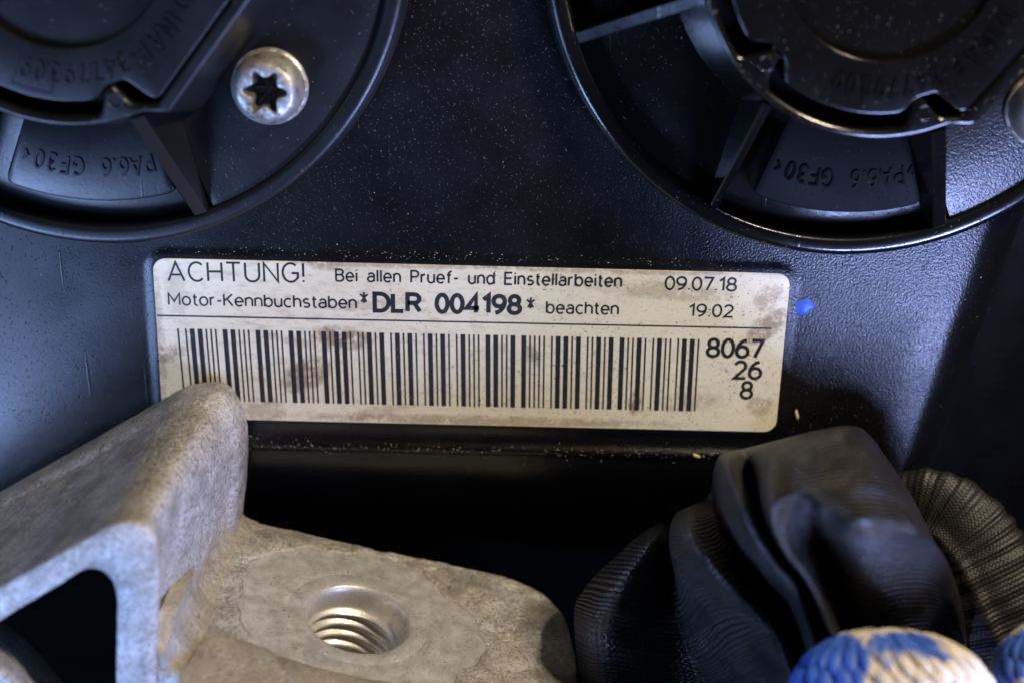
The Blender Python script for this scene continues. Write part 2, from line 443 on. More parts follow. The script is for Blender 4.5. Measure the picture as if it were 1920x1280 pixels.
E1, E2 = at(1850, 430)[:2], at(1690, 880)[:2]
en = np.array([-(E2 - E1)[1], (E2 - E1)[0]]); en /= np.linalg.norm(en)
if en[0] < 0: en = -en
B0, B1 = at(0, 965, 0), at(400, 800, 0); BS = (B1[1] - B0[1]) / (B1[0] - B0[0])
def cover_z(x, y):
    qx = (x - L0[0]) * LU[0] + (y - L0[1]) * LU[1]; qy = (x - L0[0]) * LV[0] + (y - L0[1]) * LV[1]
    hx, hy, r = LW / 2 + 5, LH / 2 + 7, 28
    ax = np.maximum(np.abs(qx) - hx + r, 0); ay = np.maximum(np.abs(qy) - hy + r, 0)
    sd = np.hypot(ax, ay) - r
    z = PADZ * (1 - sstep(-2, 14, sd))
    inx = sstep(-LW / 2 - 40, -LW / 2, qx) * (1 - sstep(LW / 2 - 70, LW / 2 + 10, qx))
    yb = -(LH / 2 + 52)
    z = z + inx * 9 * np.exp(-((qy - yb) / 11.0) ** 2)                # moulded bead below the sticker
    h = np.maximum(yb - 12 - qy, 0); z = z - inx * np.minimum(h * h / (h + 90.0) * .9, 900)                    # hollow under the bead
    h = np.maximum(B0[1] + (x - B0[0]) * BS - 20 - y, 0); z = z - np.minimum(h * h / (h + 60.0) * 1.1, 900) * (1 - sstep(-640, -560, x))   # added slope under the bracket, keeps lamp reflections out so it stays black
    d = (x - E1[0]) * en[0] + (y - E1[1]) * en[1]
    k = np.maximum(d + 70, 0); e = np.maximum(d + 5, 0)               # the cover turns away at its right side
    z = z - np.minimum(np.where(k < 380, k * k / 960.0, 150.4 + (k - 380) * .79) + np.where(e < 120, e * e / 130.0, 110.8 + (e - 120) * 1.85), 2600)
    z = z + 1.2 * np.sin(x * .004 + 1) * np.cos(y * .005)
    return z

xs = np.r_[np.linspace(-2200, -1000, 20)[:-1], np.arange(-1000, 1250, 6.0), np.linspace(1250, 2200, 20)]
ys = np.r_[np.linspace(-2200, -480, 24)[:-1], np.arange(-480, 260, 4.0), np.arange(260, 760, 10.0), np.linspace(760, 2000, 20)]
X, Y = np.meshgrid(xs, ys); Z = cover_z(X, Y)
mb = MB(); loft(mb, [np.c_[X[j], Y[j], Z[j]] for j in range(len(ys))])
cover = thing('engine_cover', 'black grained plastic engine cover behind the white sticker and the two round caps', 'engine cover')
mb.build('cover_shell', m_cover, cover, angle=60)

# dab of blue paint right of the sticker
c = at(1508, 576, 0); mb = MB(); rows = []
for k, (r, z) in enumerate(((1.0, 0), (.93, 2.2), (.7, 4.0), (.35, 5.0), (.02, 5.2))):
    rows.append([(c[0] + (17 + 2.5 * math.sin(3 * t + .6) + 1.5 * math.cos(5 * t)) * r * math.cos(t), c[1] + (17 + 2 * math.sin(2 * t)) * r * math.sin(t),
                  float(cover_z(c[0], c[1])) - .5 + z) for t in np.linspace(0, 2 * math.pi, 24, endpoint=False)])
loft(mb, rows, True, False, True)
mb.build('paint_spot', simple('blue_paint', (.035, .10, .46), .4), cover)['label'] = 'blue paint dab beside the sticker'

# ================================================================== STICKER
def lq(px, py): return tuple(lab(px, py))
def LS(px, py, rx, ry, rot, amt, **k): q = lab(px, py); return (q[0], q[1], rx, ry, rot, amt)
STAINS = [LS(575, 700, 50, 30, .5, .75), LS(640, 632, 55, 22, -.1, .8), LS(1437, 612, 45, 22, .7, .75), LS(1440, 558, 30, 22, .9, .55),
          LS(1190, 752, 12, 26, -.1, .8), LS(1000, 664, 12, 22, .5, .6), LS(610, 495, 45, 12, -.1, .55), LS(315, 662, 34, 18, .2, .6),
          LS(495, 770, 40, 30, 0, .45), LS(700, 570, 90, 10, .1, .35), LS(560, 640, 70, 9, -.2, .35), LS(1290, 752, 60, 20, .1, .35),
          LS(1425, 760, 26, 22, .3, .45), LS(1240, 545, 130, 18, -.05, .4), LS(700, 772, 70, 12, .2, .35), LS(330, 545, 20, 60, 0, .25), LS(760, 494, 260, 9, 0, .5), LS(1150, 504, 240, 10, 0, .5), LS(900, 786, 380, 10, 0, .5), LS(300, 640, 11, 130, 0, .45)]
m_paper = paper()
st = thing('sticker', 'worn cream paper sticker printed with barcode and engine code on the black cover', 'sticker', (L0[0], L0[1], PADZ))
st.rotation_euler = (0, 0, math.atan2(LU[1], LU[0]))
def rrect(w, h, r, n=10):
    P = []
    for cx, cy, a in ((w / 2 - r, h / 2 - r, 0), (-w / 2 + r, h / 2 - r, 90), (-w / 2 + r, -h / 2 + r, 180), (w / 2 - r, -h / 2 + r, 270)):
        for k in range(n + 1):
            t = math.radians(a + 90 * k / n); P.append((cx + r * math.cos(t), cy + r * math.sin(t)))
    return np.array(P)
mb = MB(); prism(mb, rrect(LW, LH, 24), [(0, .3), (0, 2.4), (-.8, 3.0)])
mb.build('backing', m_paper, st, local=True)
TZ = 3.25
def line_text(name, s, p0, p1, cap, wt=.09, gap=.2, wx=1.0):
    """lettering from left baseline pixel p0 to right baseline pixel p1, capital height in pixels"""
    strokes, W = word(s, wt, gap, wx)
    a = lab(*p0); b = lab(*p1); h = np.linalg.norm(lab(p0[0], p0[1] - cap) - a) - wt * 12
    d = b - a; L = np.linalg.norm(d); d = d / L; nrm = np.array([-d[1], d[0]]); m = MB(); z = TZ
    sx = (L - wt * h) / W
    for P in strokes:
        V, F = stroke([((p[0] * sx + wt * h / 2), (p[1] * h + wt * 4)) for p in P], wt * h); z += .012
        m.add([(*(a + v[0] * d + v[1] * nrm), z) for v in V], F)
    return m.build(name, m_ink, st, local=True, smooth=False)
line_text('printed_text', 'ACHTUNG!', (315, 526), (573, 528.5), 36, 0.112, .24)
line_text('printed_text', 'Bei allen Pruef- und Einstellarbeiten', (629, 526.5), (1166, 537), 23.5, .155, .25, 1.05)
line_text('printed_text', 'Motor-Kennbuchstaben', (316, 571), (670, 577.5), 23, .15, .23, 1.08)
line_text('printed_text', '*', (673, 588), (693, 588.5), 42, .09)
line_text('printed_text', 'DLR 004198', (699, 582.5), (979, 587.5), 34.5, .25, .24, 1.14)
line_text('printed_text', '*', (984, 598), (1004, 598.5), 42, .09)
line_text('printed_text', 'beachten', (1023, 586.5), (1160, 589), 23.5, .155, .24, 1.08)
line_text('printed_text', '09.07.18', (1245, 542), (1381, 545), 25, .165, .2, 1.1)
line_text('printed_text', '19:02', (1290, 592), (1375, 594), 23.5, .165, .22, 1.1)
line_text('printed_text', '8067', (1322, 667), (1431, 670), 34, .20, .2, 1.1)
line_text('printed_text', '26', (1373, 708), (1428, 709), 33, .19, .2, 1.1)
line_text('printed_text', '8', (1385, 745), (1411, 746), 32, .19)
a, b = lab(295, 590.5), lab(1446, 614.5)
mb = MB(); nn = np.array([-(b - a)[1], (b - a)[0]]); nn = nn / np.linalg.norm(nn) * 1.5
mb.add([(*(a - nn), TZ), (*(b - nn), TZ), (*(b + nn), TZ), (*(a + nn), TZ)], [(0, 1, 2, 3)])
mb.build('printed_line', m_ink, st, local=True, smooth=False)
C39 = {'0': 'bwbWBwBwb', '1': 'BwbWbwbwB', '2': 'bwBWbwbwB', '3': 'BwBWbwbwb', '4': 'bwbWBwbwB', '5': 'BwbWBwbwb', '6': 'bwBWBwbwb',
       '7': 'bwbWbwBwB', '8': 'BwbWbwBwb', '9': 'bwBWbwBwb', '*': 'bWbwBwBwb'}
bars = []; x = 0.0; N_, W_ = 14.1, 32.6
for ch in '*00041988067268*':
    for k, e in enumerate(C39[ch]):
        w = W_ if e.isupper() else N_
        if k % 2 == 0: bars.append((x + 1.9, x + w - 1.9))
        x += w
    x += N_
x -= N_
tl, tr, bl, br = lab(332, 614.5), lab(1312, 634.5), lab(345, 749), lab(1304, 769.5)
for x0, x1 in bars:
    u0, u1 = x0 / x, x1 / x
    q = [bl + (br - bl) * u0, bl + (br - bl) * u1, tl + (tr - tl) * u1, tl + (tr - tl) * u0]
    mb = MB(); mb.add([(*p, TZ) for p in q], [(0, 1, 2, 3)])
    mb.build('barcode_bar', m_ink, st, local=True, smooth=False)

# ================================================================== ROUND CAPS
NA = 720
TH = -180 + np.arange(NA) * 360.0 / NA           # degrees, counter-clockwise
def fold(th): return np.where(th >= 0, th - 180, th)          # the cap repeats after half a turn
FL = -38.6
def hub_out(th):
    t = fold(th); d = np.abs(t - FL)
    flat = 297 / np.cos(np.radians(np.minimum(d, 22)))
    return np.where(d < 21, flat, 302 + (flat - 302) * (1 - sstep(21, 30, d)))
def lid_out(th):
    t = fold(th); r = np.full(len(t), 262.0)
    r = r - 20 * np.exp(-((t + 71.5) / 8.5) ** 4) - 28 * np.exp(-((t + 137) / 8.0) ** 4)
    d = np.abs(t - FL); flat = 270 / np.cos(np.radians(np.minimum(d, 24)))
    w = 1 - sstep(21.5, 31, d)
    return r * (1 - w) + flat * w
def hub_in(th):
    t = fold(th); r = np.full(len(t), 287.0)
    r = r - 46 * np.exp(-np.abs((t + 75.4) / 4.4) ** 2.6) - 54 * np.exp(-np.abs((t + 137) / 4.6) ** 2.6)
    d = np.abs(t - FL); flat = 272 / np.cos(np.radians(np.minimum(d, 24)))
    w = 1 - sstep(23, 30, d)
    r = r * (1 - w) + flat * w
    return np.maximum(r, lid_out(th) + 2.2)
def pol(r, th=TH): return np.c_[r * np.cos(np.radians(th)), r * np.sin(np.radians(th))]
HZ = 200.0

def arc_text(mb, items, r, h, z, ex=2.0, wx=.78):
    for ch, a in items:
        adv, strokes = GL[ch]; q = math.radians(a - 90); zt = z + ex
        for P in strokes:
            V, F = stroke([((p[0] - adv / 2) * h * wx, p[1] * h + r) for p in P], 4.0); zt += .05; n = len(V) // 2
            T = [(x * math.cos(q) - y * math.sin(q), x * math.sin(q) + y * math.cos(q)) for x, y in V]
            mb.add([(*t, zt) for t in T] + [(*t, z - 1) for t in T], F + [tuple(i + 2 * n for i in f[::-1]) for f in F] +
                   [(f[0], f[1], f[1] + 2 * n, f[0] + 2 * n) for f in F] + [(f[3], f[2], f[2] + 2 * n, f[3] + 2 * n) for f in F])

def sector(mb, a0, a1, r0, r1, z0, z1, b, n=70):
    """raised sector between two radii with rounded edges and corners"""
    rows = []
    for k in range(n + 1):
        a = a0 + (a1 - a0) * k / n; e = min(k, n - k) * abs(a1 - a0) / n * math.pi / 180 * (r0 + r1) / 2
        c = 14; q = (c - math.sqrt(max(0, c * c - (c - e) ** 2))) if e < c else 0
        dz = (b - math.sqrt(max(0, b * b - (b - e) ** 2))) if e < b else 0
        A_, B_ = r0 + q, r1 - q; Z_ = z1 - dz
        sec = [(A_, z0), (A_, Z_ - b), (A_ + .3 * b, Z_ - .3 * b), (A_ + b, Z_), (B_ - b, Z_), (B_ - .3 * b, Z_ - .3 * b), (B_, Z_ - b), (B_, z0)]
        rows.append([(r * math.cos(math.radians(a)), r * math.sin(math.radians(a)), z) for r, z in sec])
    loft(mb, rows, True, True, True)

def rib(mb, a_in, r_in, z_in, a_out, r_out, z_out, wt, wb, zb=8.0):
    p = np.array([math.cos(math.radians(a_in)), math.sin(math.radians(a_in))]) * r_in
    q = np.array([math.cos(math.radians(a_out)), math.sin(math.radians(a_out))]) * r_out
    d = (q - p) / np.linalg.norm(q - p); n = np.array([-d[1], d[0]])
    rows = []
    for k in np.linspace(0, 1, 9):
        c = p + (q - p) * k; z = z_in + (z_out - z_in) * k; f = (z - zb) / (z_in - zb); w = wt / 2; b = w + (wb - wt) / 2 * f
        sec = [(-b, zb), (-w, z - 3), (-w + 2.5, z), (w - 2.5, z), (w, z - 3), (b, zb)]
        rows.append([(*(c + n * s), h) for s, h in sec])
    loft(mb, rows, True, True, True)

def make_cap(loc, label, mat, flange_mat, pad_mat):
    t = thing('round_cap', label, 'plastic cap', (*loc, 0), 'round plastic caps on the engine cover')
    m = MB(); prism(m, circ(546), [(0, -40), (0, 10), (-3, 12)])
    m.build('base_plate', mat, t, local=True)
    m = MB(); ring(m, circ(546, 360), circ(511, 360), 2, 52, 13, base=6)
    m.build('rim', mat, t, local=True)
    for s in (0, 180):                                   # raised sector that carries the screw
        m = MB(); sector(m, -69.5 + s, -6 + s, 288, 516, 6, 40, 3, 120); m.build('flange', flange_mat, t, local=True)
    m = MB(); ring(m, pol(hub_out(TH)), pol(hub_in(TH)), 8, HZ, 7, zi=145, base=34, bi=9)
    prism(m, pol(hub_out(TH) - 3), [(0, 140), (0, 150)], cap0=False)
    m.build('hub', mat, t, local=True, angle=40)
    m = MB(); ring(m, pol(lid_out(TH)), circ(176, NA, -180), 146, HZ - 3, 4, zi=160, bi=1.5)
    m.build('lid', mat, t, local=True, angle=40)
    m = MB(); prism(m, circ(182, 240), [(0, 150), (0, HZ - 17)]); m.build('disc', mat, t, local=True)
    ribs = [(-70.5, 306, HZ - 4, -71.6, 514, 54, 24, 64), (-126.5, 306, HZ - 6, -118, 514, 54, 14, 18), (-165.5, 306, HZ - 6, -162, 514, 54, 22, 36),
            (174, 306, HZ - 6, 172, 514, 54, 18, 30)]
    for s in ribs:
        m = MB(); rib(m, *s); m.build('rib', mat, t, local=True, smooth=False)
    m = MB(); sector(m, -112.5, -74.2, 318, 464, 6, 60, 7); m.build('pad', pad_mat, t, local=True)
    m = MB()
    arc_text(m, [('D', -28.8), ('I', -36.0), ('N', -41.5), ('A', -48.6), ('F', -56.6), ('-', -61.4), ('3', -66.4), ('4', -72.4), ('7', -78.4), ('7', -84.4),
                 ('9', -90.4), ('3', -96.2), ('.', -99.6), ('0', -103.0), ('9', -108.8)], 203, 29, HZ - 3, 3.2)
    arc_text(m, [('>', -75.6), ('P', -78.6), ('A', -81.8), ('6', -85.0), ('.', -87.2), ('6', -89.4), ('G', -96.4), ('F', -99.8), ('3', -102.8), ('0', -106.0), ('<', -109.4)],
             388, 30, 60, 3.0, .8)
    for a0, a1, r0, r1 in ((-97.6, -97.0, 199, 250), (-112.6, -112.0, 199, 250), (-112, -97.6, 199, 201), (-112, -97.6, 248, 250)):
        aa = np.linspace(a0, a1, 12); prism(m, np.r_[pol(np.full(12, float(r1)), aa), pol(np.full(12, float(r0)), aa[::-1])], [(0, HZ - 4), (0, HZ - 2)])
    m.build('lettering', mat, t, local=True, smooth=False)
    for ang, rr in ((-74.6, 268), (-137, 262)):
        c = np.array([math.cos(math.radians(ang)), math.sin(math.radians(ang))]) * rr
        m = MB(); ring(m, circ(13.5, 40) + c, circ(10, 40) + c, HZ - 6, HZ + 3.2, 1.6); prism(m, circ(10.5, 40) + c, [(0, HZ - 6), (0, HZ + .3 - 0)], cap0=False)
        m.build('locating_pin', mat, t, local=True)
    return t
capL = make_cap((-716, 748), 'bluish black round cap with clear raised lettering at upper left beside the torx screw', m_cap, m_cap, m_cap)
capR = make_cap((600, 727), 'oily black round cap at upper right above the date on the sticker', m_oily, m_dry, m_matte)

m_dull = metal('grimy_screw', (.26, .24, .21), 1.0, .5)
def make_screw(loc, label, turn, mat):
    m = MB(); n = 144; t = np.arange(n) * 2 * math.pi / n
    star = 35 + 7.6 * np.cos(6 * t + turn) + 1.3 * np.cos(12 * t + 2 * turn)
    prof = [(80, 0), (81, 5), (80, 9), (74, 12), (73, 22), (72.5, 34), (70, 46), (65.5, 56), (60, 63), (54, 67.5)]
    rows = [np.c_[r * np.cos(t), r * np.sin(t), np.full(n, z)] for r, z in prof]
    for k, z in ((1.12, 68.5), (1.05, 67), (1.0, 62)):
        rows.append(np.c_[star * k * np.cos(t), star * k * np.sin(t), np.full(n, z)])
    inner = [rows[-1]]
    for k, z in ((.97, 52), (.93, 26), (.5, 12), (.1, 6)): inner.append(np.c_[star * k * np.cos(t), star * k * np.sin(t), np.full(n, float(z))])
    th = thing('torx_screw', label, 'screw', loc, 'torx screws holding the caps')
    for nm, rr, mt, caps in (('head', rows, mat, (True, False)), ('socket', inner, m_socket, (False, True))):
        m = MB(); loft(m, rr, True, *caps)
        m.v = [(x + 1.2 * nz((x, y, z), .05, 3), y + 1.2 * nz((x, y, z), .05, 9), z + 1.6 * nz((x, y, z), .06, 5)) for x, y, z in m.v]
        m.v = [(x * .83, y * .83, z * .95) for x, y, z in m.v]
        m.build(nm, mt, th, local=True, angle=50)
    return th
def cap_pt(c, r, a, z): return (c[0] + r * math.cos(math.radians(a)), c[1] + r * math.sin(math.radians(a)), z)
make_screw(cap_pt((-716, 748), 397, -41.5, 39.5), 'shiny zinc torx screw with brown grime on the upper left cap', .35, m_zinc)
make_screw(cap_pt((600, 727), 428, -41, 39.5), 'grimy torx screw at the right edge of the oily cap', .1, m_dull)

# ================================================================== ALUMINIUM BRACKET
ZB, ZF = 30.0, 509.0
br = thing('aluminium_bracket', 'rough cast aluminium bracket with threaded hole at lower left', 'bracket', tuple(at(430, 900, ZB)))
nP = 120
bo = np.array([at(*p, ZB) for p in ((-420, 1155), (-150, 1003), (0, 919), (160, 828), (300, 749), (345, 724), (392, 713), (428, 716), (452, 745), (466, 790), (468, 850), (462, 920), (456, 985), (452, 1060), (448, 1200), (440, 1500))])
fo = np.array([at(*p, ZF) for p in ((-560, 1400), (-260, 1235), (0, 1092), (90, 1043), (165, 1002), (205, 980), (238, 972), (268, 977), (288, 993), (299, 1020), (303, 1070), (302, 1140), (301, 1210), (300, 1300), (298, 1480), (296, 1800))])
fi = np.array([at(*p, ZF) for p in ((-520, 1480), (-260, 1318), (0, 1166), (60, 1128), (110, 1098), (140, 1078), (165, 1069), (188, 1072), (205, 1086), (215, 1108), (218, 1140), (217, 1180), (216, 1230), (215, 1300), (213, 1480), (210, 1800))])
BO, FO, FI = (spline(a, nP) for a in (bo, fo, fi))
BI = FI.copy(); BI[:, 2] = ZB
# outer skin rows back -> front; a parting-line step near the back
def inset(P, Q, k): return P + (Q - P) * k
rows = []
def skin(t, ins):
    P = BO + (FO - BO) * t; I = BI + (FI - BI) * t
    d = I - P; d /= np.maximum(np.linalg.norm(d, axis=1, keepdims=True), 1e-6)
    return P + d * ins
rows = [skin(0, 9), skin(.004, 4), skin(.02, 0), skin(.10, 0), skin(.15, 1), skin(.165, 9), skin(.18, 12)]
side = sstep(60, 78, np.arange(nP))[:, None]                 # the upright wall right of the ridge
def skin2(t, ins):
    return skin(t, ins) + (skin(t, ins + 20) - skin(t, ins)) * side * float(sstep(.5, .78, t) * (1 - sstep(.93, .965, t)))
rows += [skin2(t, 12 + 3 * math.sin((t - .2) * 3.9)) for t in np.linspace(.24, .955, 18)]
rows += [skin(.975, 8), skin(.992, 9), skin(1.0, 14)]
inner = [FI + 0.0 * FI]
I1 = FI.copy(); d = FO - FI; d /= np.linalg.norm(d, axis=1, keepdims=True)
rows.append(FI + d * 6)
I2 = FI + d * 1.5; I2[:, 2] = ZF - 4; rows.append(I2)
I3 = FI.copy(); I3[:, 2] = ZF - 14; rows.append(I3)
for z in np.linspace(ZF - 80, ZB, 6):
    q = FI.copy(); q[:, 2] = z; rows.append(q)
rows.append(rows[0].copy())
R2 = []
for r in rows:
    R2.append([np.array(p) + np.array([nz(p, .02, 1), nz(p, .02, 4), nz(p, .02, 8)]) * 1.3 + np.array([nz(p, .09, 2), nz(p, .09, 5), nz(p, .09, 7)]) * .8 for p in r])
m = MB(); loft(m, R2)
m.build('arm', m_cast, br, angle=60)

# lug: a shelf facing up, with the threaded hole
A = at(452, 972, ZB); B = at(960, 1081, ZB)
ux = (B - A) / np.linalg.norm(B - A)
ln = np.cross(np.array([0, -.10, 1.0]), ux); ln /= np.linalg.norm(ln)
if ln[1] < 0: ln = -ln
uw = np.cross(ux, ln); uw /= np.linalg.norm(uw)
if uw[2] < 0: uw = -uw
def lugp(px, py): 
    p = on_plane(px, py, A, ln) - A
    return np.array([p @ ux, p @ uw])
HCc = lugp(672, 1156); HR = (np.linalg.norm(lugp(770, 1164) - lugp(573, 1148))) / 2
print('lug normal', ln, 'hole', HCc, HR)
ol = [lugp(*p) for p in ((452, 972), (560, 997), (700, 1029), (860, 1061), (940, 1078), (990, 1094), (1030, 1118), (1056, 1148), (1071, 1185), (1080, 1230), (1088, 1290), (1096, 1360))]
print([o.round() for o in ol])
wf = (ZF - ZB - 6) / uw[2]
ol += [np.array([ol[-1][0] - 6, wf - 40]), np.array([ol[-1][0] - 50, wf]), np.array([200, wf]), np.array([-70, wf]), np.array([-70, wf / 2]), np.array([-60, 0])]
olp = resample(np.vstack([ol, ol[:1]]), 1200)
na = 160; ang = np.arange(na) * 2 * math.pi / na
rel = olp - HCc; oa = np.arctan2(rel[:, 1], rel[:, 0]); orr = np.linalg.norm(rel, axis=1)
order = np.argsort(oa); outr = np.interp(((ang + math.pi) % (2 * math.pi)) - math.pi, oa[order], orr[order], period=2 * math.pi)
SF = HR * 1.36
def P3(uv, h): return A + ux * uv[0] + uw * uv[1] + ln * h
rows = []
def lugring(r, h, rough):
    out = []
    for k in range(na):
        rr = r[k] if hasattr(r, '__len__') else r
        uv = HCc + np.array([math.cos(ang[k]), math.sin(ang[k])]) * rr
        p = P3(uv, h)
        out.append(p + ln * (nz(p, .03, 3) * 3.2 + nz(p, .1, 6) * 1.6) * rough)
    return out
SFR = np.minimum(HR * (2.2 + .16 * np.sin(2 * ang + 1) + .09 * np.sin(5 * ang + 2) + .05 * np.sin(11 * ang) + .035 * np.sin(23 * ang + 1)), outr - 12)
rows.append(lugring(SFR - 4, -4, .3)); rows.append(lugring(SFR + 2, -1, .2)); rows.append(lugring(SFR + 6, 0.5, .6))
for k in np.linspace(.1, .97, 14): rows.append(lugring(SFR + 6 + (outr - SFR - 6) * k, 0, 1))
rows.append(lugring(outr - 1, -2.5, 1)); rows.append(lugring(outr + 1, -9, .6)); rows.append(lugring(outr + 3, -90, 0)); rows.append(lugring(outr + 4, -190, 0))
m = MB(); loft(m, rows, True, False, True)
m.build('lug', m_cast, br, angle=60)
rows = [lugring(SFR + 1, -5, .6), lugring(SFR - 1, -1.2, .8), lugring(SFR - 8, -1.5, .7)]
for k in (.25, .5, .75, 1.0): rows.append(lugring(SFR - 5 + (HR * 1.36 - SFR + 5) * k, -2, .45))
rows += [lugring(HR * 1.35, -2.2, .3), lugring(HR * 1.335, -2.5, .25), lugring(HR * 1.32, -2.15, .2), lugring(HR * 1.15, -2.2, .2), lugring(HR + 4, -2, .1), lugring(HR, -4, 0)]
m = MB(); loft(m, rows, True)
m.build('spot_face', m_mach, br, angle=60)
m = MB(); rows = []; pitch = 25.0; nt = 8 * 10
rows.append(lugring(HR, -3.6, 0)); 
for dep, rr in ((7, .965), (12, .945), (20, .94), (34, .935), (44, .93)): rows.append(lugring(HR * rr, -dep, 0))
for j in range(nt + 1):
    out = []
    for k in range(na):
        dep = 47 + j * pitch / 10
        ph = (dep / pitch - ang[k] / (2 * math.pi)) % 1.0
        tri = abs(ph * 2 - 1)
        rr = HR * (.80 + .115 * min(1, max(0, (tri - .12) / .7)))
        if dep < 57: rr = HR * .925 + (rr - HR * .925) * (dep - 47) / 10
        uv = HCc + np.array([math.cos(ang[k]), math.sin(ang[k])]) * rr
        out.append(P3(uv, -dep))
    rows.append(out)
loft(m, rows, True, False, True)
m.build('thread', m_thread, br, angle=70)
# fillet where shelf meets arm
rows = []
for w in np.linspace(-2, wf - 6, 26):
    row = []
    for k in range(9):
        t = math.radians(90 * k / 8); R_ = (46 + 26 * w / wf) * (1 - .6 * float(sstep(wf * .85, wf, w)))
        uv = (R_ * (1 - math.sin(t)) - 14 - 26 * sstep(0, wf * .5, w), R_ * (1 - math.cos(t)))
        p = A + ux * uv[0] + uw * w + ln * (uv[1] - 1)
        row.append(p + ln * nz(p, .03, 3) * 3 + ux * nz(p, .05, 5) * 3)
    row.append(A + ux * -66 + uw * w + ln * (R_)); row.append(A + ux * -66 + uw * w - ln * 12); row.append(A + ux * (R_ - 14) + uw * w - ln * 12)
    rows.append(row)
m = MB(); loft(m, rows, True, True, True); m.build('fillet', m_dirty, br, angle=60)
# raised cast lip in front of the spot face
lp = [lugp(400, 1170), lugp(470, 1200), lugp(560, 1236), lugp(660, 1262), lugp(780, 1284), lugp(900, 1310)]
lp = spline(lp, 40); rows = []
for q in lp:
    row = []
    for k, (dw, h) in enumerate(((-4, -9), (4, -1), (14, 5), (40, 8), (90, 8), (140, 6), (170, -9))):
        p = P3(q + np.array([-.15 * dw, dw]), h); row.append(p + ln * nz(p, .04, 2) * 3)
    rows.append(row)
m = MB(); loft(m, rows, True, True, True); m.build('lip', m_dirty, br, angle=60)
# lower brace of the triangular window
bb = np.array([at(*p, ZB + 170) for p in ((-120, 1075), (-40, 1135), (0, 1166), (34, 1186), (80, 1236), (122, 1284), (200, 1380))])
ff = np.array([at(*p, ZF) for p in ((-150, 1150), (-60, 1210), (0, 1252), (30, 1275), (70, 1320), (120, 1375), (200, 1480))])
Bq, Fq = spline(bb, 50), spline(ff, 50); rows = []
dn = np.array([-95, -75, 0.])
for t, ins in ((0, 0), (.03, -3), (.3, -2), (.6, -2), (.9, -2), (.97, 3), (1, 10)):
    rows.append([p + dn / 120 * ins + np.array([nz(p, .03, 1), nz(p, .03, 3), 0]) * 4 for p in Bq + (Fq - Bq) * t])
rows.append(Fq + dn); q = Bq + dn; rows.append(q); rows.append(rows[0])
m = MB(); loft(m, rows); m.build('brace', m_cast, br, angle=60)

# ================================================================== CRUMPLED CLOTH SLEEVE
def uvgrid(mb, G, name, mat, parent=None, origin=None, usc=1.0, vsc=1.0):
    nv, nu = G.shape[:2]
    loft(mb, list(G))
    o = mb.build(name, mat, parent, angle=80, origin=origin)
    du = np.r_[0, np.cumsum(np.linalg.norm(np.diff(G, axis=1), axis=2).mean(0))]; dv = np.r_[0, np.cumsum(np.linalg.norm(np.diff(G, axis=0), axis=2).mean(1))]
    lay = o.data.uv_layers.new(name='UVMap')
    vi = np.zeros(len(o.data.loops), int); o.data.loops.foreach_get('vertex_index', vi)
    lay.data.foreach_set('uv', np.c_[du[vi % nu], dv[vi // nu]].ravel().astype(np.float32))
    return o
cols = [   # each fold line from its back end to its front end: (px, py, z)
 [(1262, 985, 20), (1225, 985, 60), (1150, 1045, 90), (1090, 1110, 120), (1076, 1160, 140), (1085, 1260, 160), (1100, 1420, 160)],
 [(1262, 985, 40), (1240, 992, 110), (1195, 1050, 170), (1150, 1120, 210), (1130, 1180, 230), (1140, 1280, 240), (1160, 1430, 240)],
 [(1266, 985, 40), (1258, 1010, 90), (1258, 1070, 120), (1262, 1130, 150), (1280, 1200, 170), (1310, 1290, 180), (1330, 1440, 180)],
 [(1275, 965, 60), (1262, 970, 150), (1258, 1020, 230), (1290, 1090, 270), (1340, 1150, 290), (1400, 1250, 290), (1450, 1440, 280)],
 [(1300, 945, 60), (1295, 955, 190), (1310, 1020, 300), (1355, 1085, 345), (1410, 1140, 360), (1470, 1220, 350), (1540, 1440, 320)],
 [(1330, 925, 60), (1335, 945, 130), (1352, 1000, 200), (1395, 1065, 240), (1450, 1120, 250), (1510, 1210, 250), (1580, 1440, 230)],
 [(1338, 880, 60), (1343, 885, 190), (1352, 930, 270), (1380, 1000, 320), (1430, 1070, 350), (1490, 1150, 360), (1570, 1420, 300)],
 [(1352, 852, 60), (1358, 858, 230), (1385, 920, 320), (1412, 990, 365), (1450, 1050, 385), (1505, 1130, 390), (1590, 1400, 320)],
 [(1390, 843, 60), (1398, 848, 190), (1412, 910, 215), (1438, 980, 240), (1475, 1045, 260), (1525, 1130, 280), (1620, 1400, 240)],
 [(1440, 830, 60), (1440, 836, 240), (1432, 905, 345), (1440, 965, 400), (1472, 1030, 425), (1535, 1120, 420), (1640, 1390, 300)],
 [(1495, 818, 60), (1490, 822, 250), (1490, 895, 360), (1503, 950, 385), (1525, 1010, 290), (1560, 1080, 190), (1640, 1380, 120)],
 [(1545, 807, 60), (1540, 811, 255), (1543, 885, 370), (1543, 945, 425), (1550, 1000, 400), (1562, 1050, 320), (1660, 1370, 100)],
 [(1590, 801, 60), (1586, 804, 245), (1600, 880, 365), (1604, 940, 430), (1606, 1000, 460), (1617, 1050, 380), (1690, 1360, 60)],
 [(1618, 805, 50), (1616, 808, 210), (1655, 885, 330), (1665, 945, 400), (1672, 992, 445), (1684, 1036, 380), (1740, 1350, 60)],
 [(1640, 825, 40), (1640, 830, 150), (1692, 905, 250), (1718, 960, 330), (1738, 1008, 375), (1754, 1050, 320), (1790, 1340, 60)],
 [(1648, 840, 20), (1652, 846, 70), (1702, 920, 130), (1736, 985, 180), (1768, 1050, 210), (1800, 1120, 220), (1830, 1340, 200)],
 [(1640, 850, 0), (1640, 860, 10), (1690, 930, 20), (1725, 1000, 40), (1750, 1070, 60), (1790, 1150, 80), (1820, 1340, 90)]]
